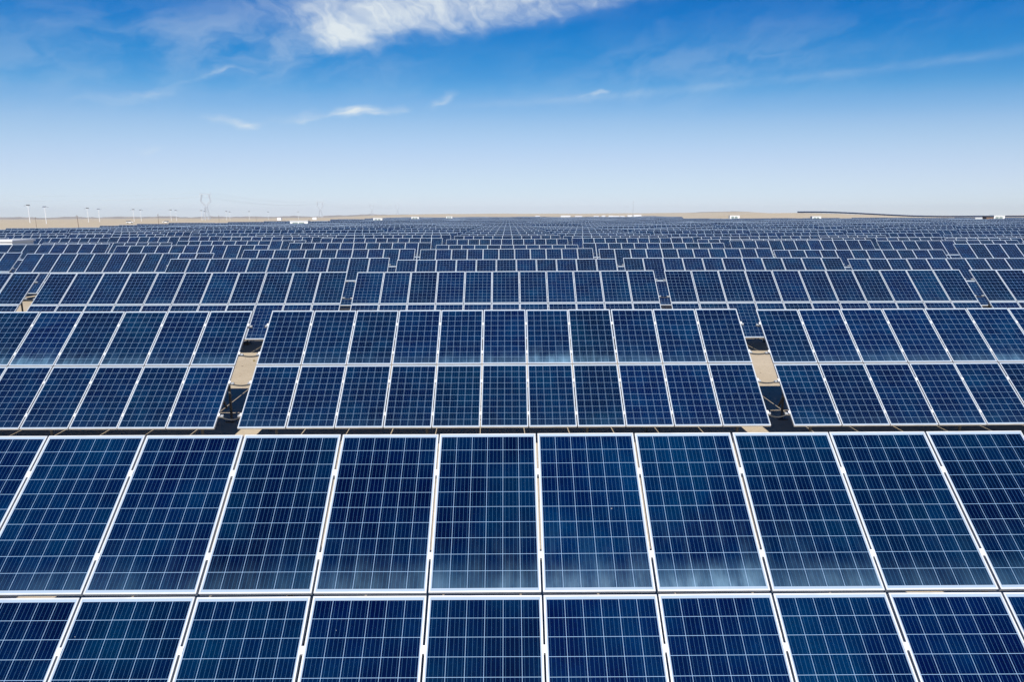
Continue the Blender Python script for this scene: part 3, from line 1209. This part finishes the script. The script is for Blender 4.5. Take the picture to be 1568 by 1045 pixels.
F1 = fibres(16, 0.20, 0.50, 1.3, 5.0, 0.55)
F2 = fibres(-38, 0.30, 0.75, 5.1)
F3 = fibres(10, 0.45, 2.2, 8.7)
big = total([blob(590, 28, 6.0, 1.7, 9), blob(500, 40, 4.6, 1.8, -14), blob(740, 6, 6.5, 1.4, 9), blob(720, -34, 13.0, 2.4, 6),
             w.math('MULTIPLY', blob(940, -2, 8.5, 1.0, 8), 0.85)])
tex = w.math('ADD', w.math('MULTIPLY', F1, 0.6), w.math('MULTIPLY', F2, 0.4))
d1 = w.math('MULTIPLY', w.ramp(w.math('MULTIPLY', big, w.math('SUBTRACT', w.math('MULTIPLY', tex, 1.5), 0.18)), 0.02, 1.35), w.ramp(F2, 0.25, 0.75, 0.60, 0.94))
small = total([w.math('MULTIPLY', blob(*b[:5]), b[5]) for b in (
    (552, 172, 2.3, 0.55, 3, 0.85), (365, 190, 2.2, 0.42, 3, 0.55), (232, 216, 1.6, 0.4, 5, 0.35), (462, 175, 1.6, 0.45, 8, 0.45),
    (678, 157, 1.7, 0.5, 12, 0.45), (180, 150, 3.6, 0.6, 8, 0.30), (268, 128, 3.2, 0.4, 16, 0.26), (350, 110, 1.6, 0.35, 22, 0.32),
    (908, 143, 0.9, 0.25, 18, 0.5), (1190, 78, 2.4, 0.3, -4, 0.22))])
d2 = w.ramp(w.math('MULTIPLY', small, w.math('ADD', w.math('MULTIPLY', F3, 1.2), 0.05)), 0.06, 0.72)
d2 = w.math('MULTIPLY', d2, 0.95)
# one long thin streak across the right half
(a0, e0), (a1, e1), (a2, e2) = azel(640, 165), azel(1180, 124), azel(1568, 76)
A = np.array([[1, a, a * a] for a in (a0, a1, a2)])
k0, k1, k2 = [float(v) for v in np.linalg.solve(A, np.array([e0, e1, e2]))]
line = w.math('ADD', k0, w.math('MULTIPLY', AZ, w.math('ADD', k1, w.math('MULTIPLY', AZ, k2))))
dl = w.math('DIVIDE', w.math('SUBTRACT', w.math('ADD', EL, w.math('MULTIPLY', w.math('SUBTRACT', F3, 0.5), 0.5)), line), 0.28)
dl = w.math('EXPONENT', w.math('MULTIPLY', w.math('MULTIPLY', dl, dl), -1.0))
dl = w.math('MULTIPLY', w.math('MULTIPLY', dl, w.ramp(AZ, -9.0, 6.0)), w.math('MULTIPLY', w.ramp(F1, 0.3, 0.7, 0.35, 1.0), 0.14))
# a faint veil
veil = total([w.math('MULTIPLY', blob(200, 70, 16, 3.2, 6), 0.34), w.math('MULTIPLY', blob(1080, 95, 15, 2.6, 4), 0.30),
              w.math('MULTIPLY', blob(430, 75, 8, 2.0, -6), 0.4)])
d3 = w.math('MULTIPLY', w.math('MULTIPLY', veil, w.ramp(F1, 0.32, 0.72)), 0.5)
dens = w.math('MINIMUM', total([d1, d2, dl, d3]), 0.97)
dens = w.math('MULTIPLY', dens, w.ramp(EL, 1.0, 4.0))
t_col = w.mix(dens, t_col, (0.76 * 10 * K, 0.83 * 10 * K, 0.87 * 10 * K, 1))
bg.inputs['Strength'].default_value = SKY_STRENGTH
w.put(bg.inputs['Color'], t_col)

scene.view_settings.view_transform = 'Standard'
scene.view_settings.look = 'None'
scene.view_settings.exposure = 0.35
scene.view_settings.gamma = 1.0
scene.view_settings.use_curve_mapping = False
scene.cycles.max_bounces = 6
scene.cycles.volume_bounces = 0
